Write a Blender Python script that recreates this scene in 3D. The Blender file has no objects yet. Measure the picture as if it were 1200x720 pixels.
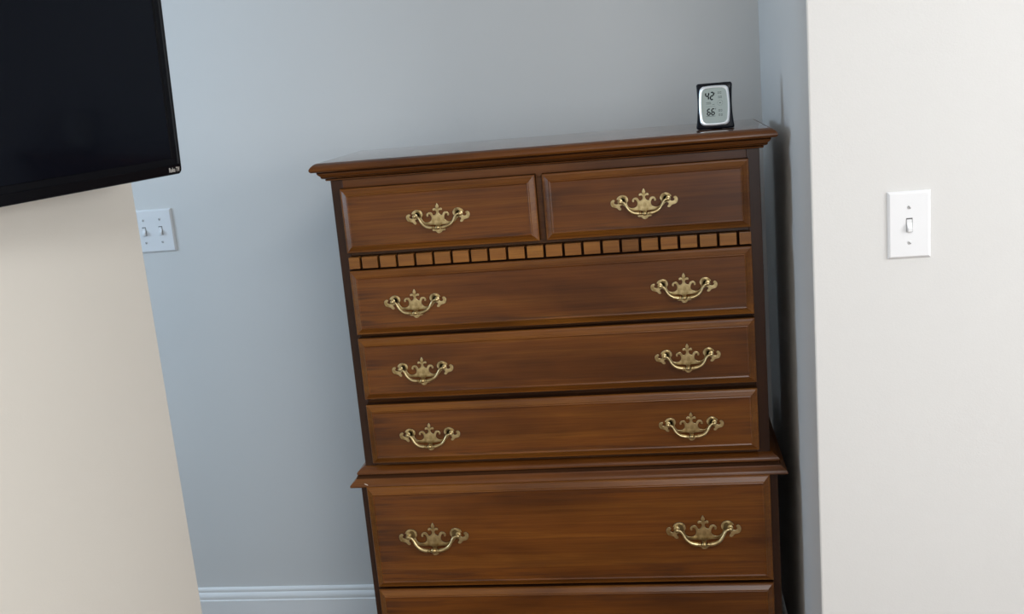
import bpy, bmesh, math, random
from mathutils import Vector, Matrix
random.seed(7)
C = bpy.context.scene.collection
S = bpy.context.scene
PI = math.pi

# ------------------------------------------------------------------ camera
F_PX = 1222.24
cam_d = bpy.data.cameras.new('camera')
cam_d.sensor_fit = 'HORIZONTAL'; cam_d.sensor_width = 36.0
cam_d.lens = F_PX / 1200.0 * 36.0
cam_d.clip_start = 0.02; cam_d.clip_end = 50
cam = bpy.data.objects.new('camera', cam_d); C.objects.link(cam)
cr = Vector((0.98784031, 0.12890871, -0.08691409))
cu = Vector((0.05643907, 0.22356366, 0.97305391))
cf = Vector((-0.14486595, 0.96612724, -0.21356971))
cam.matrix_world = Matrix(((cr.x, cu.x, -cf.x, 0.23484628), (cr.y, cu.y, -cf.y, -2.09164124),
                           (cr.z, cu.z, -cf.z, 1.47472988), (0, 0, 0, 1)))
S.camera = cam
S.view_settings.view_transform = 'Standard'; S.view_settings.look = 'None'
S.view_settings.gamma = 1.0; S.view_settings.use_curve_mapping = False
S.view_settings.exposure = 0.0

# ------------------------------------------------------------------ light
w = bpy.data.worlds.new('daylight'); S.world = w; w.use_nodes = True
w.node_tree.nodes['Background'].inputs[0].default_value = (0.62, 0.74, 1.0, 1)
w.node_tree.nodes['Background'].inputs[1].default_value = 0.6

def window_light(name, loc, normal, sx, sy, power, col):
    l = bpy.data.lights.new(name, 'AREA'); l.shape = 'RECTANGLE'; l.size = sx; l.size_y = sy
    l.energy = power; l.color = col
    o = bpy.data.objects.new(name, l); C.objects.link(o); o.location = loc
    o.rotation_euler = Vector(normal).to_track_quat('-Z', 'Y').to_euler()
    return o
# three windows of the room: right-hand wall, wall behind the camera, far end of the alcove on the left
window_light('window_light_right', (2.93, -1.95, 1.62), (-1, 0, 0), 1.7, 1.2, 68, (0.985, 0.99, 1.0))
window_light('window_light_rear', (1.45, -4.32, 1.50), (0, 1, 0), 1.7, 1.5, 22, (0.82, 0.91, 1.0))
window_light('window_light_alcove', (-2.93, -0.50, 1.60), (1, 0, 0), 0.62, 1.1, 34, (0.58, 0.78, 1.0))
window_light('ceiling_fill_light', (0.80, -2.3, 2.42), (0, 0, -1), 0.9, 0.9, 37, (0.95, 0.97, 1.0))  # added unseen fill without a fixture, lights upper drawers more than lower ones

# ------------------------------------------------------------------ materials
def mat(name):
    m = bpy.data.materials.new(name); m.use_nodes = True
    return m, m.node_tree.nodes, m.node_tree.links, m.node_tree.nodes['Principled BSDF']

def bump(nt, ln, b, src, strength, dist):
    bp = nt.new('ShaderNodeBump'); bp.inputs['Strength'].default_value = strength
    bp.inputs['Distance'].default_value = dist
    ln.new(src, bp.inputs['Height']); ln.new(bp.outputs[0], b.inputs['Normal'])

def paint(name, col, rough=0.6, var=0.03):
    m, nt, ln, b = mat(name)
    tc = nt.new('ShaderNodeTexCoord')
    n1 = nt.new('ShaderNodeTexNoise'); n1.inputs['Scale'].default_value = 1.3; n1.inputs['Detail'].default_value = 3
    ln.new(tc.outputs['Object'], n1.inputs['Vector'])
    mx = nt.new('ShaderNodeMix'); mx.data_type = 'RGBA'
    mx.inputs[6].default_value = (*[c * (1 - var) for c in col], 1)
    mx.inputs[7].default_value = (*[min(1, c * (1 + var)) for c in col], 1)
    ln.new(n1.outputs[0], mx.inputs[0]); ln.new(mx.outputs[2], b.inputs['Base Color'])
    b.inputs['Roughness'].default_value = rough
    n2 = nt.new('ShaderNodeTexNoise'); n2.inputs['Scale'].default_value = 320; n2.inputs['Detail'].default_value = 2
    ln.new(tc.outputs['Object'], n2.inputs['Vector'])
    bump(nt, ln, b, n2.outputs[0], 0.18, 0.0008)
    return m

def plain(name, col, rough=0.4, metal=0.0, spec=0.5, coat=0.0):
    m, nt, ln, b = mat(name)
    b.inputs['Base Color'].default_value = (*col, 1); b.inputs['Roughness'].default_value = rough
    b.inputs['Metallic'].default_value = metal; b.inputs['Specular IOR Level'].default_value = spec
    b.inputs['Coat Weight'].default_value = coat
    n = nt.new('ShaderNodeTexNoise'); n.inputs['Scale'].default_value = 60
    tc = nt.new('ShaderNodeTexCoord'); ln.new(tc.outputs['Object'], n.inputs['Vector'])
    mr = nt.new('ShaderNodeMapRange'); mr.inputs['To Min'].default_value = max(0.0, rough - 0.04)
    mr.inputs['To Max'].default_value = rough + 0.04
    ln.new(n.outputs[0], mr.inputs[0]); ln.new(mr.outputs[0], b.inputs['Roughness'])
    return m

def wood(name, axis='X', dark=1.0, tint=(1, 1, 1), gloss=0.0, edge=False):
    """satin cherry stain: long grain along axis, dark glaze clouds, fine pores"""
    m, nt, ln, b = mat(name)
    tc = nt.new('ShaderNodeTexCoord'); oi = nt.new('ShaderNodeObjectInfo')
    off = nt.new('ShaderNodeVectorMath'); off.operation = 'MULTIPLY_ADD'
    cmb = nt.new('ShaderNodeCombineXYZ')
    for k in range(3): ln.new(oi.outputs['Random'], cmb.inputs[k])
    ln.new(cmb.outputs[0], off.inputs[0]); off.inputs[1].default_value = (13.7, 7.1, 9.3)
    ln.new(tc.outputs['Object'], off.inputs[2])
    def noise(sc, scale, detail, rough=0.55, dist=0.0):
        mp = nt.new('ShaderNodeMapping')
        s = (sc[0], sc[1], sc[2]) if axis == 'X' else ((sc[2], sc[1], sc[0]) if axis == 'Z' else (sc[1], sc[0], sc[2]))
        mp.inputs['Scale'].default_value = s
        ln.new(off.outputs[0], mp.inputs[0])
        n = nt.new('ShaderNodeTexNoise'); n.inputs['Scale'].default_value = scale
        n.inputs['Detail'].default_value = detail; n.inputs['Roughness'].default_value = rough
        n.inputs['Distortion'].default_value = dist
        ln.new(mp.outputs[0], n.inputs['Vector']); return n
    g = noise((0.8, 20, 38), 1.5, 7, 0.66, 0.8)
    cl = noise((1.6, 3, 5), 1.5, 3, 0.5, 0.3)
    po = noise((3.0, 60, 150), 3.0, 3, 0.7)
    cr_ = nt.new('ShaderNodeValToRGB'); e = cr_.color_ramp.elements
    e[0].position = 0.24; e[0].color = (0.125*dark*tint[0], 0.037*dark*tint[1], 0.0075*dark*tint[2], 1)
    e[1].position = 0.78; e[1].color = (0.235*dark*tint[0], 0.088*dark*tint[1], 0.017*dark*tint[2], 1)
    k = e.new(0.5); k.color = (0.165*dark*tint[0], 0.053*dark*tint[1], 0.0100*dark*tint[2], 1)
    ln.new(g.outputs[0], cr_.inputs[0])
    c2 = nt.new('ShaderNodeValToRGB'); f = c2.color_ramp.elements
    f[0].position = 0.33; f[0].color = (0.42, 0.38, 0.38, 1); f[1].position = 0.56; f[1].color = (1, 1, 1, 1)
    ln.new(cl.outputs[0], c2.inputs[0])
    mu = nt.new('ShaderNodeMix'); mu.data_type = 'RGBA'; mu.blend_type = 'MULTIPLY'; mu.inputs[0].default_value = 0.8
    ln.new(cr_.outputs[0], mu.inputs[6]); ln.new(c2.outputs[0], mu.inputs[7])
    c3 = nt.new('ShaderNodeValToRGB'); h = c3.color_ramp.elements
    h[0].position = 0.32; h[0].color = (0.6, 0.55, 0.5, 1); h[1].position = 0.55; h[1].color = (1, 1, 1, 1)
    ln.new(po.outputs[0], c3.inputs[0])
    m2 = nt.new('ShaderNodeMix'); m2.data_type = 'RGBA'; m2.blend_type = 'MULTIPLY'; m2.inputs[0].default_value = 0.6
    ln.new(mu.outputs[2], m2.inputs[6]); ln.new(c3.outputs[0], m2.inputs[7])
    res = m2.outputs[2]
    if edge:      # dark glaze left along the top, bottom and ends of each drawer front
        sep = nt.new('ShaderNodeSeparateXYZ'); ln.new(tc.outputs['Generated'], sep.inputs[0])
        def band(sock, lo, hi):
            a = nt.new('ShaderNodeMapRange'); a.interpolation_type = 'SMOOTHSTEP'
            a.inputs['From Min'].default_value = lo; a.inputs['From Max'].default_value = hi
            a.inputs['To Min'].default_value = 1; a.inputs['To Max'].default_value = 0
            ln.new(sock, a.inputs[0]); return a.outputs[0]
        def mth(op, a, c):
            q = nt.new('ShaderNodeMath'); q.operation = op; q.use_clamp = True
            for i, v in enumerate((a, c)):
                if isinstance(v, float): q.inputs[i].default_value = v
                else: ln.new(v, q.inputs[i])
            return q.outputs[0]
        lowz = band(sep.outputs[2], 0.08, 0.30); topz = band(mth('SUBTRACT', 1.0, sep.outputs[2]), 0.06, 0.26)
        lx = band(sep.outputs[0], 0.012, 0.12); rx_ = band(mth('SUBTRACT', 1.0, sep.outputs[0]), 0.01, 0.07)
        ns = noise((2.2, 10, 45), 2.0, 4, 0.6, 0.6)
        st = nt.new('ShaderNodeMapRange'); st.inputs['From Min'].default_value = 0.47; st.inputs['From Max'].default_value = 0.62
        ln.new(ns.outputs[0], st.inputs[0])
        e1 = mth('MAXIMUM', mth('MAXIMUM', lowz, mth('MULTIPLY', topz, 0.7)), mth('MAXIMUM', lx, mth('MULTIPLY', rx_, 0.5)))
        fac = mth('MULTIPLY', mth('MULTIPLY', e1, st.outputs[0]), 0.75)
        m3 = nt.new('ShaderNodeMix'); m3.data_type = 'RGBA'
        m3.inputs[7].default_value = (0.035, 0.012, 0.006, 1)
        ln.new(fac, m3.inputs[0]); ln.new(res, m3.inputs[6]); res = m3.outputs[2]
    ln.new(res, b.inputs['Base Color'])
    b.inputs['Roughness'].default_value = 0.33; b.inputs['Specular IOR Level'].default_value = 0.28
    b.inputs['Coat Weight'].default_value = max(0.12, gloss); b.inputs['Coat Roughness'].default_value = 0.06 if gloss else 0.25
    bump(nt, ln, b, po.outputs[0], 0.12, 0.0006)
    return m

def brass_mat():
    m, nt, ln, b = mat('antique_brass')
    tc = nt.new('ShaderNodeTexCoord')
    n = nt.new('ShaderNodeTexNoise'); n.inputs['Scale'].default_value = 110; n.inputs['Detail'].default_value = 4
    ln.new(tc.outputs['Object'], n.inputs['Vector'])
    r = nt.new('ShaderNodeValToRGB'); e = r.color_ramp.elements
    e[0].position = 0.3; e[0].color = (0.33, 0.23, 0.095, 1); e[1].position = 0.62; e[1].color = (0.62, 0.50, 0.27, 1)
    ln.new(n.outputs[0], r.inputs[0]); ln.new(r.outputs[0], b.inputs['Base Color'])
    b.inputs['Metallic'].default_value = 1.0; b.inputs['Roughness'].default_value = 0.34
    bump(nt, ln, b, n.outputs[0], 0.2, 0.0004)
    return m

M_wall = paint('wall_paint', (0.62, 0.615, 0.60), 0.55)
M_cream = paint('cream_wall_paint', (0.62, 0.59, 0.53), 0.55)
M_ceil = paint('ceiling_paint', (0.80, 0.80, 0.79), 0.8)
M_trim = paint('trim_paint', (0.76, 0.76, 0.75), 0.35, 0.01)
M_floor = wood('floor_oak', 'X', 0.75, (1.2, 1.9, 3.4))
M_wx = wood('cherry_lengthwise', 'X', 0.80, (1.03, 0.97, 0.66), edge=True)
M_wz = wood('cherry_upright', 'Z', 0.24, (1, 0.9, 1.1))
M_band = wood('cherry_band', 'X', 0.98, (1.0, 1.04, 0.75))
M_wy = wood('cherry_crosswise_shade', 'Y', 0.3)  # case wood coloured darker to deepen the shade in the wall gap
M_rail = wood('cherry_rail', 'X', 0.42)
M_mould = wood('cherry_moulding', 'X', 0.76, (1, 0.98, 0.8))
M_top = wood('cherry_top', 'X', 0.8, gloss=1.0)
M_block = wood('maple_block', 'X', 1.5, (1.0, 1.2, 1.2))
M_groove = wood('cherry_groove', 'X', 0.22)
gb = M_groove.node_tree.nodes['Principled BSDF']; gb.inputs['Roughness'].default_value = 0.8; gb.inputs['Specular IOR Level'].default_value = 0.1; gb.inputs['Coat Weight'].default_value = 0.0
M_brass = brass_mat()
M_edge_shade = plain('brass_edge_shade', (0.030, 0.020, 0.010), 0.5, 0.5)  # shadow outline of the pull plates, put into their edge colour
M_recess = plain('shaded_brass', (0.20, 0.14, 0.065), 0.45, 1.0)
M_plate = plain('switch_plastic', (0.73, 0.735, 0.745), 0.35, 0, 0.35)
M_screw = plain('painted_screw', (0.55, 0.55, 0.55), 0.35)
M_slot = plain('switch_slot', (0.10, 0.10, 0.10), 0.5)
M_case = plain('black_plastic', (0.004, 0.005, 0.009), 0.32, 0, 0.22)
M_rim = plain('silver_rim', (0.86, 0.90, 0.94), 0.42, 0.75)
M_lcd = plain('lcd_panel', (0.37, 0.43, 0.41), 0.3)
M_seg = plain('lcd_segment', (0.008, 0.012, 0.014), 0.5, 0, 0.1)
M_tv = plain('gloss_black', (0.003, 0.003, 0.004), 0.22, 0, 0.10)
M_tvdark = plain('matte_black', (0.006, 0.006, 0.007), 0.5)
M_scr = plain('tv_screen', (0.0025, 0.003, 0.0055), 0.10, 0, 0.12)
M_badge = plain('badge_ink', (0.36, 0.34, 0.31), 0.4)
M_chip = plain('bare_wood_chip', (0.55, 0.48, 0.40), 0.7)
M_glass = plain('window_frosting', (0.8, 0.85, 0.9), 0.3)

# ------------------------------------------------------------------ mesh helpers
def obj(name, bm, m, parent=None, smooth=False, loc=None):
    bmesh.ops.recalc_face_normals(bm, faces=bm.faces)
    me = bpy.data.meshes.new(name); bm.to_mesh(me); bm.free()
    if smooth:
        for p in me.polygons: p.use_smooth = True
        me.set_sharp_from_angle(angle=math.radians(38))
    me.materials.append(m)
    o = bpy.data.objects.new(name, me); C.objects.link(o)
    if parent: o.parent = parent
    if loc: o.location = loc
    return o

def box(bm, x0, x1, y0, y1, z0, z1, bev=0.0):
    t = bmesh.new()
    bmesh.ops.create_cube(t, size=1)
    for v in t.verts:
        v.co = Vector((x0 if v.co.x < 0 else x1, y0 if v.co.y < 0 else y1, z0 if v.co.z < 0 else z1))
    if bev: bmesh.ops.bevel(t, geom=t.edges[:], offset=bev, segments=2, affect='EDGES', profile=0.5)
    me = bpy.data.meshes.new('t'); t.to_mesh(me); t.free(); bm.from_mesh(me); bpy.data.meshes.remove(me)
    return bm

def bx(x0, x1, y0, y1, z0, z1, bev=0.0): return box(bmesh.new(), x0, x1, y0, y1, z0, z1, bev)

def rings(bm, rs, cap0=True, cap1=True):
    """loft closed rings of equal length"""
    vs = [[bm.verts.new(p) for p in r] for r in rs]
    n = len(rs[0])
    for a, b in zip(vs, vs[1:]):
        for k in range(n): bm.faces.new((a[k], a[(k+1) % n], b[(k+1) % n], b[k]))
    if cap0: bm.faces.new(vs[0])
    if cap1: bm.faces.new(vs[-1][::-1])
    return bm

def tube(bm, pts, rad, n=14):
    pts = [Vector(p) for p in pts]; rs = []
    up = Vector((0, 1, 0))
    for k, p in enumerate(pts):
        t = (pts[min(k+1, len(pts)-1)] - pts[max(k-1, 0)]).normalized()
        a = up.cross(t)
        if a.length < 1e-3: a = Vector((1, 0, 0)).cross(t)
        a.normalize(); b = t.cross(a)
        rs.append([p + (a*math.cos(2*PI*j/n) + b*math.sin(2*PI*j/n))*rad[k] for j in range(n)])
    return rings(bm, rs)

def lathe_y(bm, cx, cz, prof, n=20):
    """prof: (y, r)"""
    return rings(bm, [[(cx + r*math.cos(2*PI*j/n), y, cz + r*math.sin(2*PI*j/n)) for j in range(n)] for y, r in prof])

def prism(bm, pts, y0, y1, bev=0.0):
    """outline (x,z) pushed from y0 (back) to y1 (front), front edge eased"""
    f = [bm.verts.new((x, y1, z)) for x, z in pts]
    b = [bm.verts.new((x, y0, z)) for x, z in pts]
    n = len(pts)
    ff = bm.faces.new(f); fb = bm.faces.new(b[::-1])
    for k in range(n): bm.faces.new((f[k], b[k], b[(k+1) % n], f[(k+1) % n]))
    if bev:
        bmesh.ops.recalc_face_normals(bm, faces=bm.faces)
        bmesh.ops.bevel(bm, geom=[e for e in ff.edges], offset=bev, segments=2, affect='EDGES', profile=0.5)
    bmesh.ops.triangulate(bm, faces=[q for q in bm.faces if len(q.verts) > 4])
    return bm

def smooth_loop(pts, sub=3):
    out = []; n = len(pts)
    for k in range(n):
        p0, p1, p2, p3 = [Vector(pts[(k+d) % n]) for d in (-1, 0, 1, 2)]
        for s in range(sub):
            t = s / sub
            out.append(tuple(0.5*((2*p1) + (p2-p0)*t + (2*p0-5*p1+4*p2-p3)*t*t + (3*p1-p0-3*p2+p3)*t**3)))
    return out

def thing(name, label, cat, loc=(0, 0, 0), rot=(0, 0, 0), group=None):
    o = bpy.data.objects.new(name, None); C.objects.link(o); o.empty_display_size = 0.05
    o.location = loc; o.rotation_euler = rot; o['label'] = label; o['category'] = cat
    if group: o['group'] = group
    return o

def struct(name, bm, m, label=None, parent=None, smooth=False):
    o = obj(name, bm, m, parent, smooth)
    if not parent: o['kind'] = 'structure'
    if label: o['label'] = label
    return o

# ------------------------------------------------------------------ the room
YB, YR, XR, XL, YL = 0.5032, -0.2732, 0.4905, -0.6669, -0.38
ZC = 2.45
fl = struct('floor', bx(-3.1, 3.1, -4.5, 0.62, -0.12, -0.006), M_groove, 'wooden floor below the frame')
pm = bx(-0.6, 0.6, -0.06, 0.06, -0.006, 0.0, 0.0015)
board0 = obj('floorboard', pm, M_floor, fl, loc=(-2.5, -4.43, 0))
rowi = 0; first = True
y = -4.43
while y < 0.5:
    x = -3.0 + (0.6 if rowi % 2 else 0.0) + random.uniform(-0.1, 0.1)
    while x < 3.4:
        if first: b = board0; first = False
        else: b = board0.copy(); C.objects.link(b); b.parent = fl
        xx = min(max(x, -2.5), 2.5); b.location = (xx, y, 0)
        x += 1.203
    y += 0.1215; rowi += 1
struct('ceiling', bx(-3.1, 3.1, -4.5, 0.62, ZC, ZC+0.1), M_ceil, 'white ceiling above the frame')
struct('wall_back', bx(-3.1, 0.62, YB, YB+0.12, -0.006, ZC), M_wall, 'blue-grey lit back wall of the alcove behind the chest of drawers')
# right-hand return: alcove side and the face that carries the single switch (one L-shaped solid with eased corner)
bm = bmesh.new()
r = 0.003
out = [(XR, YB), (XR, YR+r), (XR+r*0.3, YR+r*0.3), (XR+r, YR), (3.0, YR), (3.0, YB)]
rings(bm, [[(x, y, -0.006) for x, y in out], [(x, y, ZC) for x, y in out]])
struct('wall_right', bm, M_wall, 'pale wall right of the alcove with its shaded side return')
# left-hand wall (a partition whose end is the edge left of the alcove)
bm = bmesh.new()
out = [(XL, -4.4), (XL, YL-r), (XL-r*0.3, YL-r*0.3), (XL-r, YL), (XL-0.12, YL), (XL-0.12, -4.4)]
rings(bm, [[(x, y, -0.006) for x, y in out], [(x, y, ZC) for x, y in out]])
struct('wall_left', bm, M_cream, 'cream wall on the left that ends beside the alcove, behind the television')
struct('wall_rear', bx(-3.1, 3.1, -4.5, -4.4, -0.006, ZC), M_wall, 'wall behind the camera')
struct('wall_east', bx(3.0, 3.1, -4.4, YR, -0.006, ZC), M_wall, 'far right wall outside the frame')
struct('wall_west', bx(-3.1, -3.0, -4.4, YB, -0.006, ZC), M_wall, 'far end wall of the passage left of the alcove')
struct('wall_passage', bx(-3.0, XL-0.12, -1.25, -1.15, -0.006, ZC), M_wall, 'near wall of the passage left of the alcove')

def window_frame(name, c, half_w, half_h, axis, s):
    """frame round a window opening; axis = wall normal axis, s = into-room sign"""
    bm = bmesh.new(); t = 0.06
    def b(u0, u1, z0, z1, d=0.03):
        a0, a1 = sorted((c[0 if axis == 'x' else 1] , c[0 if axis == 'x' else 1] + s*d))
        if axis == 'x': box(bm, a0, a1, c[1]+u0, c[1]+u1, c[2]+z0, c[2]+z1, 0.004)
        else: box(bm, c[0]+u0, c[0]+u1, a0, a1, c[2]+z0, c[2]+z1, 0.004)
    b(-half_w-t, half_w+t, half_h, half_h+t); b(-half_w-t, half_w+t, -half_h-t, -half_h, 0.05)
    b(-half_w-t, -half_w, -half_h, half_h); b(half_w, half_w+t, -half_h, half_h)
    struct(name, bm, M_trim, 'white window frame outside the picture')
window_frame('window_1', (3.0, -1.95, 1.62), 0.85, 0.60, 'x', -1)
window_frame('window_2', (1.45, -4.4, 1.50), 0.85, 0.75, 'y', 1)
window_frame('window_3', (-3.0, -0.50, 1.60), 0.31, 0.55, 'x', 1)

# baseboards: profile (out, z)
BP = [(0.0, 0.0), (0.014, 0.0), (0.014, 0.094), (0.0115, 0.096), (0.0115, 0.0985), (0.0125, 0.102), (0.0115, 0.109), (0.008, 0.115),
      (0.0065, 0.1165), (0.0065, 0.119), (0.0075, 0.122), (0.006, 0.127), (0.003, 0.130), (0.0, 0.130)]
def baseboard(name, p0, p1, n, label):
    p0, p1, n = Vector((*p0, 0)), Vector((*p1, 0)), Vector((*n, 0))
    bm = bmesh.new()
    rings(bm, [[p + n*o + Vector((0, 0, z)) for o, z in BP] for p in (p0, p1)])
    struct(name, bm, M_trim, label, smooth=True)
baseboard('baseboard_back', (-3.0, YB), (XR, YB), (0, -1), 'white moulded baseboard along the alcove back wall')
baseboard('baseboard_alcove', (XR, YB-0.015), (XR, YR), (-1, 0), 'white baseboard on the alcove side return')
baseboard('baseboard_right', (XR, YR), (3.0, YR), (0, -1), 'white baseboard under the pale right wall')
baseboard('baseboard_left', (XL, -4.4), (XL, YL), (1, 0), 'white baseboard under the cream left wall')

# ------------------------------------------------------------------ chest of drawers
W1, W2, Y2 = 0.4335, 0.446, -0.0104
D = 0.322
chest = thing('chest_of_drawers', 'tall cherry-stained chest-on-chest of drawers with brass pulls standing in the alcove', 'dresser')

def moulding(W, yf, yb, prof):
    """profile (offset, z) swept round left side, front and right side with mitred corners"""
    bm = bmesh.new()
    cols = []
    for o, z in prof:
        cols.append([(-W-o, yb, z), (-W-o, yf-o, z), (W+o, yf-o, z), (W+o, yb, z)])
    return rings(bm, cols)

# upper case
bm = bmesh.new(); box(bm, -W1, W1, 0.004, D-0.006, 0.668, 1.303, 0.001)
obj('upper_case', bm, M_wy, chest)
for s in (-1, 1):
    a, b = sorted((s*W1, s*0.4085))
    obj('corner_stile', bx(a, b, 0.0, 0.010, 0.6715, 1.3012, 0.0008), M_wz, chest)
def rail(x0, x1, z0, z1, y0=0.0015, m=None): obj('rail', bx(x0, x1, y0, y0+0.012, z0, z1, 0.0006), m or M_rail, chest)
XI = 0.4083
obj('frieze_rail', bx(-XI, XI, -0.0005, 0.012, 1.2775, 1.3012, 0.0006), M_mould, chest)
obj('mullion', bx(-0.012, 0.012, -0.001, 0.012, 1.1505, 1.277, 0.0006), M_mould, chest)
rail(-XI, XI, 1.1412, 1.1535); rail(-XI, XI, 0.958, 0.983); rail(-XI, XI, 0.8135, 0.838); rail(-XI, XI, 0.6722, 0.692)
# dentil strip and its blocks
obj('dentil_strip', bx(-XI, XI, 0.0, 0.012, 1.1126, 1.1408, 0.0006), M_groove, chest)
G = 0.0385; bw = G - 0.0055
b0 = obj('dentil_block', bx(-bw/2, bw/2, -0.0155, 0.0, -0.0122, 0.0122, 0.0009), M_block, chest, loc=(-9.5*G, -0.0005, 1.1278))
for k in range(-9, 10):
    b = b0.copy(); C.objects.link(b); b.parent = chest; b.location = ((k+0.5)*G, -0.0005 + random.uniform(-4e-4, 4e-4), 1.1278)
e0 = -10*G - 0.00275
for s in (-1, 1):
    a, b = sorted((s*(10*G+0.00275), s*0.4105))
    obj('dentil_block', bx(a, b, -0.016, -0.0005, 1.1156, 1.140, 0.0009), M_block, chest)

# cornice: bead-edged top board over stepped moulding
top_prof = [(0.020, 1.3215), (0.029, 1.3215), (0.0316, 1.3232), (0.0330, 1.3262), (0.0322, 1.3295), (0.0290, 1.3335), (0.0245, 1.3372), (0.0205, 1.3390), (0.0180, 1.3395)]
tb = obj('top_board', moulding(W1, 0, D, top_prof), M_mould, chest, smooth=True)
tb.data.materials.append(M_top); tb.data.polygons[len(tb.data.polygons)-1].material_index = 1   # polished upper face
cor_prof = [(0.0, 1.3012), (0.0055, 1.3012), (0.0075, 1.3022), (0.0080, 1.3040), (0.0072, 1.3055), (0.0095, 1.3060), (0.0130, 1.3068), (0.0150, 1.3090),
            (0.0150, 1.3108), (0.0160, 1.3122), (0.0190, 1.3150), (0.0208, 1.3180), (0.0212, 1.3214), (0.0, 1.3214)]
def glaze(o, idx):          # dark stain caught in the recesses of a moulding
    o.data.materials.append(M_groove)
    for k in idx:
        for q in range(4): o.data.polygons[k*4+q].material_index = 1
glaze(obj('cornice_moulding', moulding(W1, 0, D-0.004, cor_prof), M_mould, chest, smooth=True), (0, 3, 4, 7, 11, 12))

# waist moulding between upper and lower case
wp = [(0.0, 0.6335), (0.0150, 0.6335), (0.0180, 0.6348), (0.0192, 0.6372), (0.0184, 0.6402), (0.0150, 0.6435), (0.0105, 0.6470), (0.0070, 0.6510), (0.0050, 0.6550),
      (0.0046, 0.6568), (0.0022, 0.6572), (0.0022, 0.6590), (0.0042, 0.6596), (0.0046, 0.6625), (0.0032, 0.6655), (-0.0010, 0.6690), (-0.0062, 0.6725), (-0.0110, 0.6752), (-0.02, 0.6760)]
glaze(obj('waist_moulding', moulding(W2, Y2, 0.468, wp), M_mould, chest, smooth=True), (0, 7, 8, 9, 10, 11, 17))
for x, y_, z, a in ((-0.4285, Y2-0.0185, 0.6425, 0.5),):
    t = bmesh.new(); bmesh.ops.create_icosphere(t, subdivisions=2, radius=1)
    for v in t.verts: v.co = Vector((v.co.x*0.0042, v.co.y*0.0012, v.co.z*0.0011)); v.co.z -= v.co.x*a; v.co += Vector((x, y_, z))
    c = obj('finish_chip', t, M_chip, chest); c['label'] = 'small pale chip in the dark finish'

# lower case
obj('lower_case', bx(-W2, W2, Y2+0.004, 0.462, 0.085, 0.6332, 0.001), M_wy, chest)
XI2 = 0.4255
for s in (-1, 1):
    a, b = sorted((s*W2, s*XI2))
    obj('corner_stile', bx(a, b, Y2, Y2+0.012, 0.085, 0.6325, 0.0008), M_wz, chest)
for z0, z1 in ((0.6230, 0.6323), (0.385, 0.408), (0.135, 0.160), (0.085, 0.100)):
    rail(-XI2+0.0002, XI2-0.0002, z0, z1, Y2+0.0015)
# base: plinth moulding and bracket feet
bp = [(0.0, 0.086), (0.012, 0.086), (0.014, 0.092), (0.012, 0.098), (0.007, 0.106), (0.003, 0.112), (0.0, 0.114)]
obj('base_moulding', moulding(W2, Y2, 0.465, bp), M_mould, chest, smooth=True)
def foot(sx, front):
    o = [(0, 0), (0.05, 0), (0.062, 0.02), (0.085, 0.045), (0.12, 0.056), (0.12, 0.086), (0, 0.086)]
    bm = bmesh.new()
    if front: prism(bm, [(sx*(W2+0.012-a), z) for a, z in o], Y2+0.012, Y2-0.012)
    else: prism(bm, [(sx*(W2+0.012-a*0.5), z) for a, z in o], 0.460, 0.438)
    obj('bracket_foot', bm, M_mould, chest)
for sx in (-1, 1):
    foot(sx, True); foot(sx, False)

# brass pulls: half outline in millimetres from the line through the two posts
HALF = [(0, 23.6), (1.6, 21.0), (3.2, 18.0), (3.2, 15.0), (2.3, 12.6), (4.4, 13.4), (6.6, 14.0), (9.0, 12.9), (9.9, 10.6), (8.6, 8.8), (6.0, 9.2), (3.6, 8.6), (2.5, 6.6),
        (2.9, 3.4), (4.6, 0.9), (7.4, -0.6), (9.6, -0.2), (10.6, 2.2), (12.6, 4.9), (15.9, 6.2), (20.2, 5.2), (22.9, 2.2), (23.6, -0.9), (22.0, -3.0), (19.4, -2.2),
        (19.6, 0.4), (18.0, 2.0), (15.8, 1.2), (14.2, -1.6), (13.2, -5.2), (13.9, -9.4), (16.8, -12.8), (21.2, -14.2), (26.5, -14.0), (30.8, -11.6), (33.2, -7.6), (33.6, -3.4),
        (31.6, -0.8), (31.0, 3.2), (33.0, 8.2), (37.0, 11.4), (42.4, 12.4), (48.0, 11.0), (52.2, 7.6), (53.6, 4.0), (51.0, 3.6), (50.2, -1.6), (53.2, -4.8), (57.2, -4.4), (59.2, -1.6), (57.6, 0.2), (57.2, 2.8), (60.2, 4.4),
        (63.8, 2.8), (65.8, -0.6), (65.6, -5.4), (63.2, -9.6), (58.8, -11.6), (54.0, -12.6), (51.4, -15.6), (48.2, -17.4), (44.9, -16.2), (45.4, -13.2), (47.6, -10.6), (46.6, -8.2), (43.6, -7.0),
        (40.6, -8.2), (37.4, -12.0), (33.4, -16.2), (27.0, -19.0), (18.0, -20.0), (9.0, -20.4), (4.4, -21.4), (3.6, -25.6), (5.2, -28.6), (8.4, -29.0), (11.6, -28.4), (13.8, -29.6), (13.0, -32.4),
        (9.8, -33.0), (7.0, -33.4), (5.0, -36.0), (2.2, -37.6)]
full = HALF + [(0, -37.8)] + [(-x, z) for x, z in HALF[:0:-1]]
full = smooth_loop([(x*0.001, z*0.001) for x, z in full], 2)
bm = bmesh.new(); prism(bm, full, 0.0004, -0.0022, 0.0005)
for s in (-1, 1):                             # raised crescent over each rosette
    arc = [(s*(0.0421 + 0.0078*math.cos(a)), -0.0018, 0.0026 + 0.0078*math.sin(a)) for a in [math.radians(d) for d in range(-10, 191, 20)]]
    tube(bm, arc, [0.0004] + [0.0010]*(len(arc)-2) + [0.0004], 8)
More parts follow.
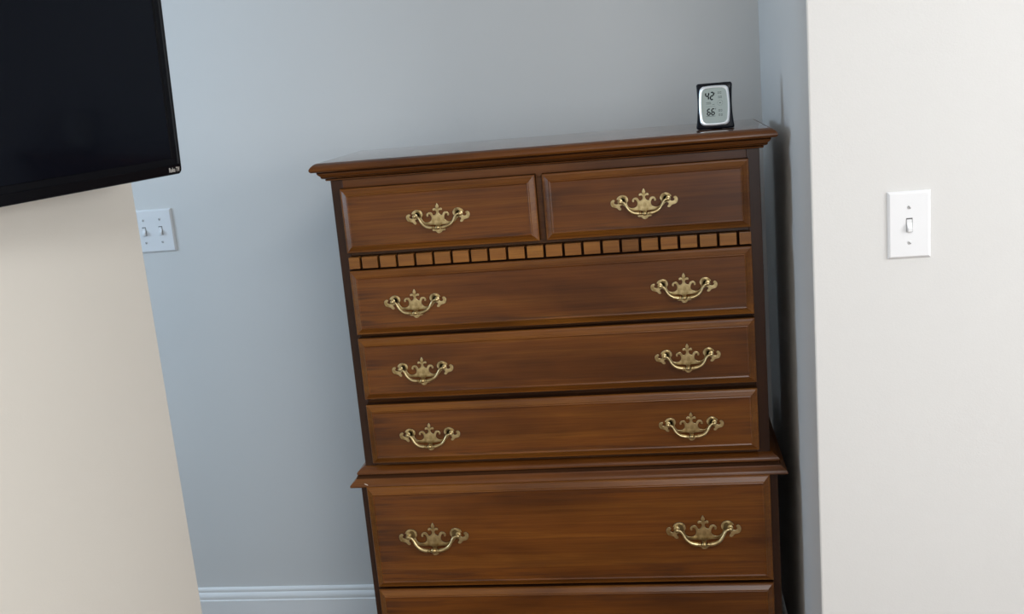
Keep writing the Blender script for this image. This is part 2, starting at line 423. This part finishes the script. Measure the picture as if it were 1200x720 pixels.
for s in (-1, 1):
    lathe_y(bm, s*0.0428, 0.0012, [(-0.0012, 0.0060), (-0.0021, 0.0060), (-0.0022, 0.0055)], 18)
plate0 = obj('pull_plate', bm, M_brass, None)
plate0.data.materials.append(M_edge_shade); plate0.data.materials.append(M_recess)
for p in plate0.data.polygons:                # plate edges coloured as shadow, recesses round the posts darkened
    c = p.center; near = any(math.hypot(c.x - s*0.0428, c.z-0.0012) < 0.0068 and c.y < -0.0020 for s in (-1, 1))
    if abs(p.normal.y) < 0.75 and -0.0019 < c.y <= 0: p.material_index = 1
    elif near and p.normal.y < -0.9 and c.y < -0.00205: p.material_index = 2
bm = bmesh.new()
def mir(p): return [(-a, b, c) for a, b, c in p]
hp = [(-45.5, -10.0, 0.2), (-42.0, -10.6, 0.3), (-39.0, -11.2, -1.6), (-36.4, -11.6, -5.6), (-34.0, -12.0, -10.6), (-31.0, -12.4, -15.2), (-27.0, -12.8, -19.0), (-22.0, -13.2, -21.9),
      (-17.0, -13.5, -23.4), (-13.0, -13.7, -24.0), (-10.4, -13.8, -24.2), (-10.0, -13.8, -24.2), (-8.9, -13.8, -24.3), (-8.6, -13.8, -24.3), (-7.2, -13.8, -24.3), (-6.9, -13.8, -24.3),
      (-5.2, -13.8, -24.3), (-4.9, -13.8, -24.3), (-3.6, -13.8, -24.3), (-2.4, -13.8, -24.3), (0, -13.8, -24.3)]
hr = [1.6, 1.9, 2.1, 2.2, 2.4, 2.7, 3.0, 3.3, 3.5, 3.5, 3.2, 1.6, 1.6, 3.5, 3.5, 1.6, 1.6, 1.8, 3.5, 4.3, 4.7]
pp = hp + mir(hp[-2::-1]); rr = hr + hr[-2::-1]
tube(bm, [(a*1e-3, b*1e-3, c*1e-3) for a, b, c in pp], [q*1e-3 for q in rr], 16)
bail0 = obj('bail_handle', bm, M_brass, None, smooth=True)
bm = bmesh.new()
lathe_y(bm, 0, 0, [(0.0, 0.0052), (-0.0022, 0.0050), (-0.0030, 0.0028), (-0.0062, 0.0024), (-0.0074, 0.0034), (-0.0098, 0.0040), (-0.0120, 0.0033), (-0.0132, 0.0014)], 18)
post0 = obj('handle_post', bm, M_brass, None, smooth=True)
protos = [plate0, bail0, post0]

def add_pull(drawer, x, ztip, yf, sx=1.0, sz=1.0):
    z = ztip - 0.0236*sz
    for p, dx in ((plate0, 0), (bail0, 0), (post0, -0.0468*sx), (post0, 0.0468*sx)):
        o = p.copy(); C.objects.link(o); o.parent = drawer
        o.location = (x+dx, yf + (0.0001 if p is plate0 else -0.0012), z)
        o.scale = (sx, 1.08, sz) if p is not post0 else (sz, 1.0, sz)
        if p is bail0: o.rotation_euler = (random.uniform(-0.05, 0.05), 0, 0)
        if p is plate0: o.rotation_euler = (0, random.uniform(-0.012, 0.012), 0)

def drawer(x0, x1, z0, z1, ys, pulls, lip=0.0205):
    """overlay front: proud lip, sloping bevel band, small bead, flat field"""
    bm = bmesh.new()
    prof = [(0.004, 0.0), (0.0, 0.0), (0.0, lip-0.002), (0.0012, lip), (0.0035, lip+0.0004), (0.0050, lip+0.0012), (0.0125, lip+0.0062), (0.0135, lip+0.0082), (0.0150, lip+0.0090), (0.0166, lip+0.0082), (0.0174, lip+0.0078)]
    rings(bm, [[(x0+i, ys-y_, z0+i), (x1-i, ys-y_, z0+i), (x1-i, ys-y_, z1-i), (x0+i, ys-y_, z1-i)] for i, y_ in prof])
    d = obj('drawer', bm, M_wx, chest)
    d.data.materials.append(M_band); d.data.materials.append(M_groove)
    for k in range(10):                       # faces come ring by ring, four to a ring
        for q in range(4): d.data.polygons[k*4+q].material_index = 2 if k < 2 else (1 if k < 8 else 0)
    yf = ys - lip - 0.0078
    for args in pulls: add_pull(d, *args[:2], yf, *args[2:])
    return d
WD, WD5 = 0.4105, 0.4284
drawer(-WD, -0.0070, 1.1500, 1.2840, 0, [(-0.2090, 1.2425)])
drawer(0.0066, WD, 1.1500, 1.2840, 0, [(0.2060, 1.2425)])
drawer(-WD, WD, 0.9748, 1.1120, 0, [(-0.2750, 1.0688), (0.2745, 1.0688)])
drawer(-WD, WD, 0.8318, 0.9664, 0, [(-0.2750, 0.9232), (0.2745, 0.9232)])
drawer(-WD, WD, 0.6868, 0.8192, 0, [(-0.2750, 0.7774), (0.2745, 0.7774)])
drawer(-WD5, WD5, 0.4000, 0.6360, Y2, [(-0.2885, 0.5545, 1.17, 1.24), (0.2880, 0.5545, 1.17, 1.24)])
drawer(-WD5, WD5, 0.1530, 0.3935, Y2, [(-0.2885, 0.313, 1.17, 1.24), (0.2880, 0.313, 1.17, 1.24)])
for p in protos: bpy.data.objects.remove(p)

# ------------------------------------------------------------------ thermometer on the chest
ZT = 1.3395
th = thing('digital_thermometer', 'small black digital humidity and temperature monitor standing on the chest of drawers', 'thermometer',
           (0.3555, 0.066, ZT), (math.radians(-7), 0, math.radians(-8)))
def case_loop(y, inset):
    hw0, hw1, hh = 0.0375-inset, 0.0352-inset, 0.0915-inset
    base = []
    N = 10
    z0, z1 = 0.0006+inset, hh
    rc = max(0.0045-inset*0.5, 0.002)
    def wid(z):
        t = (z-z0)/(z1-z0); w = hw0*(1-t)+hw1*t
        return w - 0.0026*math.sin(PI*t)**1.2
    pts = []
    for k in range(5):
        a = -PI/2 + k*PI/8; pts.append((wid(z0)-rc+rc*math.cos(a), z0+rc+rc*math.sin(a)))
    for k in range(1, N): z = z0+rc+(z1-z0-2*rc)*k/N; pts.append((wid(z), z))
    for k in range(5):
        a = k*PI/8; pts.append((wid(z1)-rc+rc*math.cos(a), z1-rc+rc*math.sin(a)))
    pts += [(-x, z) for x, z in pts[::-1]]
    return [(x, y, z) for x, z in pts]
bm = bmesh.new()
rings(bm, [case_loop(0.010, 0.003), case_loop(0.007, 0.0004), case_loop(-0.004, 0.0), case_loop(-0.0062, 0.0008), case_loop(-0.0075, 0.0026)])
obj('case', bm, M_case, th, smooth=True)
def barrel(y, hw, hh, cz=0.0462, bul=0.0030, r=0.007, n=6):
    pts = []
    def corner(cx, cz_, a0):
        for k in range(n+1):
            a = a0 + k*PI/2/n; pts.append((cx+r*math.cos(a), cz_+r*math.sin(a)))
    corner(hw-r, hh-r, 0); 
    for k in range(1, 8): t = k/8; pts.append(((hw-r)*(1-2*t), hh))
    corner(-(hw-r), hh-r, PI/2)
    for k in range(1, 8): t = k/8; pts.append((-hw, (hh-r)*(1-2*t)))
    corner(-(hw-r), -(hh-r), PI)
    for k in range(1, 8): t = k/8; pts.append((-(hw-r)*(1-2*t), -hh))
    corner(hw-r, -(hh-r), 1.5*PI)
    for k in range(1, 8): t = k/8; pts.append((hw, -(hh-r)*(1-2*t)))
    res = []
    for x, z in pts:
        fx = 1 + (bul/hw)*(1-(z/hh)**2); fz = 1 + (0.0016/hh)*(1-(x/hw)**2)
        res.append((x*fx, y, cz + z*fz))
    return res
bm = bmesh.new()
rs = [barrel(-0.0070, 0.0276, 0.0382), barrel(-0.0096, 0.0272, 0.0378), barrel(-0.0110, 0.0254, 0.0358), barrel(-0.0104, 0.0232, 0.0336), barrel(-0.0078, 0.0228, 0.0332)]
rings(bm, rs, True, False); 
obj('silver_bezel', bm, M_rim, th, smooth=True)
bm = bmesh.new(); rings(bm, [barrel(-0.0072, 0.0232, 0.0336), barrel(-0.0082, 0.0231, 0.0335)])
lcd = obj('display', bm, M_lcd, th)
SEG = {'a': (0, 1, 'h'), 'b': (1, .5, 'v'), 'c': (1, -.5, 'v'), 'd': (0, -1, 'h'), 'e': (-1, -.5, 'v'), 'f': (-1, .5, 'v'), 'g': (0, 0, 'h')}
DIG = {'4': 'fgbc', '2': 'abged', '6': 'afgedc'}
YS = -0.0083
def digit(bm, ch, cx, cz, w_, h_, t):
    for s in DIG[ch]:
        sx, sz, o = SEG[s]
        px, pz = cx + sx*w_/2 + (0.0008 if sz > 0 else 0)*0, cz + sz*h_/2
        L = (w_ - t*0.1)/2 if o == 'h' else (h_/2 - t*0.1)/2
        if o == 'h': pts = [(px-L, pz), (px-L+t/2, pz+t/2), (px+L-t/2, pz+t/2), (px+L, pz), (px+L-t/2, pz-t/2), (px-L+t/2, pz-t/2)]
        else: pts = [(px, pz-L), (px+t/2, pz-L+t/2), (px+t/2, pz+L-t/2), (px, pz+L), (px-t/2, pz+L-t/2), (px-t/2, pz-L+t/2)]
        pts = [(x + (z-cz)*0.06, z) for x, z in pts]
        prism(bm, pts, YS+0.0003, YS)
def digits(name, txt, cx, cz, w_, h_, t, gap):
    bm = bmesh.new()
    for k, ch in enumerate(txt): digit(bm, ch, cx + (k-(len(txt)-1)/2)*gap, cz, w_, h_, t)
    obj(name, bm, M_seg, lcd)
digits('humidity_digits', '42', -0.0090, 0.0655, 0.0058, 0.0140, 0.0027, 0.0096)
digits('temperature_digits', '66', -0.0073, 0.0340, 0.0052, 0.0118, 0.0024, 0.0084)
def text_obj(name, s, size, m, parent, mtx, ext=0.0002, bold=0.0):
    cu_ = bpy.data.curves.new(name, 'FONT'); cu_.body = s; cu_.size = size; cu_.extrude = ext; cu_.offset = bold
    cu_.align_x = 'CENTER'; cu_.align_y = 'CENTER'; cu_.resolution_u = 3
    to = bpy.data.objects.new(name, cu_); C.objects.link(to)
    me = bpy.data.meshes.new_from_object(to.evaluated_get(bpy.context.evaluated_depsgraph_get()))
    bpy.data.objects.remove(to); me.materials.clear(); me.materials.append(m)
    me.transform(mtx)
    o = bpy.data.objects.new(name, me); C.objects.link(o); o.parent = parent
    return o
RX = Matrix.Rotation(PI/2, 4, 'X')
bpy.context.view_layer.update()
text_obj('percent_sign', '%', 0.0042, M_seg, lcd, Matrix.Translation((0.0010, YS, 0.0706)) @ RX)
text_obj('degree_sign', '°F', 0.0046, M_seg, lcd, Matrix.Translation((0.0015, YS, 0.0392)) @ RX)
bm = bmesh.new()
def tick(x0, x1, z0, z1): box(bm, x0, x1, YS, YS+0.0003, z0, z1)
for zz in (0.0524, 0.0497):                      # rows of small print, too small to read
    x = -0.0158
    while x < -0.0066: tick(x, x+0.0009, zz, zz+0.0011); x += 0.0014
tick(-0.0040, 0.0005, 0.0485, 0.0490); tick(-0.0165, 0.0015, 0.0448, 0.0451)
x = -0.0165
while x < 0.0010: tick(x, x+0.0008, 0.0252, 0.0262); x += 0.0013
for cx, cz in ((0.0085, 0.0712), (0.0128, 0.0712), (0.0095, 0.0625), (0.0132, 0.0625), (0.0092, 0.0362), (0.0135, 0.0362), (0.0095, 0.0275), (0.0138, 0.0275)):
    tick(cx-0.0013, cx-0.0008, cz-0.002, cz+0.002); tick(cx+0.0008, cx+0.0013, cz-0.002, cz+0.002)
    tick(cx-0.0013, cx+0.0013, cz+0.0012, cz+0.0017); tick(cx-0.0013, cx+0.0013, cz-0.0022, cz-0.0017)
tick(0.0098, 0.0128, 0.0505, 0.0517)
for k in range(12):
    a = 2*PI*k/12; tick(0.0113+0.0052*math.cos(a)-0.0004, 0.0113+0.0052*math.cos(a)+0.0004, 0.0511+0.0052*math.sin(a)-0.0004, 0.0511+0.0052*math.sin(a)+0.0004)
obj('display_marks', bm, M_seg, lcd)
bm = bmesh.new()
prism(bm, [(-0.012, 0.0), (0.012, 0.0), (0.010, 0.045), (-0.010, 0.045)], 0.002, 0.0)
for v in bm.verts: v.co.y += 0.010 + (0.045 - v.co.z)*0.55; v.co.z += (0.0 if v.co.z > 0.01 else 0.0036)
obj('stand', bm, M_case, th)

# ------------------------------------------------------------------ switch plates
def switch(name, label, cx, yw, cz, n):
    t = thing(name, label, 'light switch', (cx, yw, cz))
    hw = 0.035 + 0.023*(n-1); hh = 0.0572
    bm = bmesh.new()
    rings(bm, [[(sx*(hw-i), -y_, sz*(hh-i)) for sx, sz in ((-1, -1), (1, -1), (1, 1), (-1, 1))] for i, y_ in ((0, 0), (0, 0.0015), (0.0006, 0.0026), (0.0032, 0.0050), (0.0042, 0.0055))])
    obj('cover_plate', bm, M_plate, t)
    for k in range(n):
        x = (k-(n-1)/2)*0.046
        f = obj('toggle_opening', bx(x-0.0052, x+0.0052, -0.0058, -0.0050, -0.0120, 0.0120), M_slot, t)
        bm = bmesh.new()
        box(bm, x-0.0046, x+0.0040, -0.0070, -0.0050, -0.0116, 0.0098, 0.0006)
        # lever angled down
        z0 = -0.0005
        r0 = [(x-0.0043, -0.0066, 0.0045), (x+0.0043, -0.0066, 0.0045), (x+0.0043, -0.0066, -0.0070), (x-0.0043, -0.0066, -0.0070)]
        r1 = [(x-0.0036, -0.0112, -0.0035), (x+0.0036, -0.0112, -0.0035), (x+0.0036, -0.0112, -0.0108), (x-0.0036, -0.0112, -0.0108)]
        r2 = [(x-0.0030, -0.0120, -0.0045), (x+0.0030, -0.0120, -0.0045), (x+0.0030, -0.0120, -0.0102), (x-0.0030, -0.0120, -0.0102)]
        rings(bm, [r0, r1, r2])
        obj('toggle', bm, M_plate, t)
        for s in (-1, 1):
            bm = bmesh.new(); lathe_y(bm, x, s*0.0302, [(-0.0050, 0.0034), (-0.0060, 0.0033), (-0.0066, 0.0024)], 16)
            sc = obj('screw', bm, M_screw, t, smooth=True)
            bm = bx(-0.0026, 0.0026, -0.0004, 0.0004, -0.0005, 0.0005)
            o = obj('screw_slot', bm, M_slot, sc, loc=(x, -0.0066, s*0.0302)); o.rotation_euler = (0, random.uniform(0.6, 1.8), 0)
    return t
switch('light_switch', 'white single toggle switch plate on the pale wall right of the alcove', 0.649, YR, 1.1760, 1)
switch('light_switch', 'white double toggle switch plate on the back wall beneath the television corner', -1.0703-0.023, YB, 1.1630, 2)

# ------------------------------------------------------------------ television on its arm
P = Vector((-0.5115, -0.5078, 1.3733))
ta = Vector((0.16794518, 0.98579634, 0)); tn0 = Vector((0.98579634, -0.16794518, 0)); tu = Vector((0.03685237, -0.00627835, 0.999301))
tn = ta.cross(tu); 
if tn.dot(tn0) < 0: tn = -tn
TW, TH = 0.70, 0.42
tv = thing('television', 'black flat-screen television at top left on a wall arm in front of the cream wall', 'television')
base = P - ta*TW/2
# local frame: x along the width (towards the alcove), y away from the viewer side (-normal), z up
R3 = Matrix((( ta.x, -tn.x, tu.x, base.x), (ta.y, -tn.y, tu.y, base.y), (ta.z, -tn.z, tu.z, base.z), (0, 0, 0, 1)))
tv.matrix_world = R3
def rr_loop(x0, x1, z0, z1, r_, y_, n=5):
    pts = []
    for cx, cz, a0 in ((x1-r_, z0+r_, -PI/2), (x1-r_, z1-r_, 0), (x0+r_, z1-r_, PI/2), (x0+r_, z0+r_, PI)):
        for k in range(n+1):
            a = a0+k*PI/2/n; pts.append((cx+r_*math.cos(a), y_, cz+r_*math.sin(a)))
    return pts
H = TW/2
bm = bmesh.new()
# shell: back swell, rim, bezel face, step down to the screen (front face is y=0)
rings(bm, [rr_loop(-H+0.10, H-0.10, 0.09, TH-0.08, 0.02, 0.050), rr_loop(-H+0.06, H-0.06, 0.05, TH-0.04, 0.02, 0.046), rr_loop(-H+0.012, H-0.012, 0.010, TH-0.010, 0.012, 0.030),
           rr_loop(-H+0.001, H-0.001, 0.001, TH-0.001, 0.008, 0.026), rr_loop(-H, H, 0, TH, 0.008, 0.022), rr_loop(-H, H, 0, TH, 0.008, 0.0015), rr_loop(-H+0.0015, H-0.0015, 0.0015, TH-0.0015, 0.007, 0.0),
           rr_loop(-H+0.0065, H-0.0065, 0.0145, TH-0.0065, 0.003, -0.0004), rr_loop(-H+0.0080, H-0.0080, 0.0155, TH-0.0080, 0.003, 0.0016),
           rr_loop(-H+0.0180, H-0.0180, 0.0245, TH-0.0180, 0.002, 0.0020), rr_loop(-H+0.0190, H-0.0190, 0.0255, TH-0.0190, 0.002, 0.0050)], True, False)
obj('frame', bm, M_tv, tv, smooth=True)
bm = bmesh.new(); rings(bm, [rr_loop(-H+0.0185, H-0.0185, 0.0250, TH-0.0185, 0.002, 0.0060), rr_loop(-H+0.0188, H-0.0188, 0.0253, TH-0.0188, 0.002, 0.0040)])
obj('screen', bm, M_scr, tv)
bpy.context.view_layer.update()
b = text_obj('badge', 'Roku TV', 0.0098, M_badge, tv, Matrix.Translation((H-0.0215, -0.0006, 0.0074)) @ RX @ Matrix.Diagonal((0.77, 1.0, 1, 1)), 0.0002, 0.0002)
b['label'] = 'small grey lettering on the lower right corner'
# wall bracket and arm behind
bm = bmesh.new()
box(bm, -0.10, 0.10, 0.050, 0.056, 0.14, 0.32, 0.001)
obj('mount_plate', bm, M_tvdark, tv)
inv = R3.inverted()
def wl(x, y_, z): return inv @ Vector((x, y_, z))
bm = bmesh.new(); box(bm, XL+0.0008, XL+0.012, -0.93, -0.82, 1.48, 1.70, 0.001); bm.transform(inv)
obj('wall_bracket', bm, M_tvdark, tv)
bm = bmesh.new(); tube(bm, [wl(XL+0.006, -0.87, 1.60), wl(XL+0.020, -0.87, 1.60), Vector((0, 0.066, 0.22)), Vector((0, 0.054, 0.22))], [0.008]*4, 10)
obj('arm', bm, M_tvdark, tv)
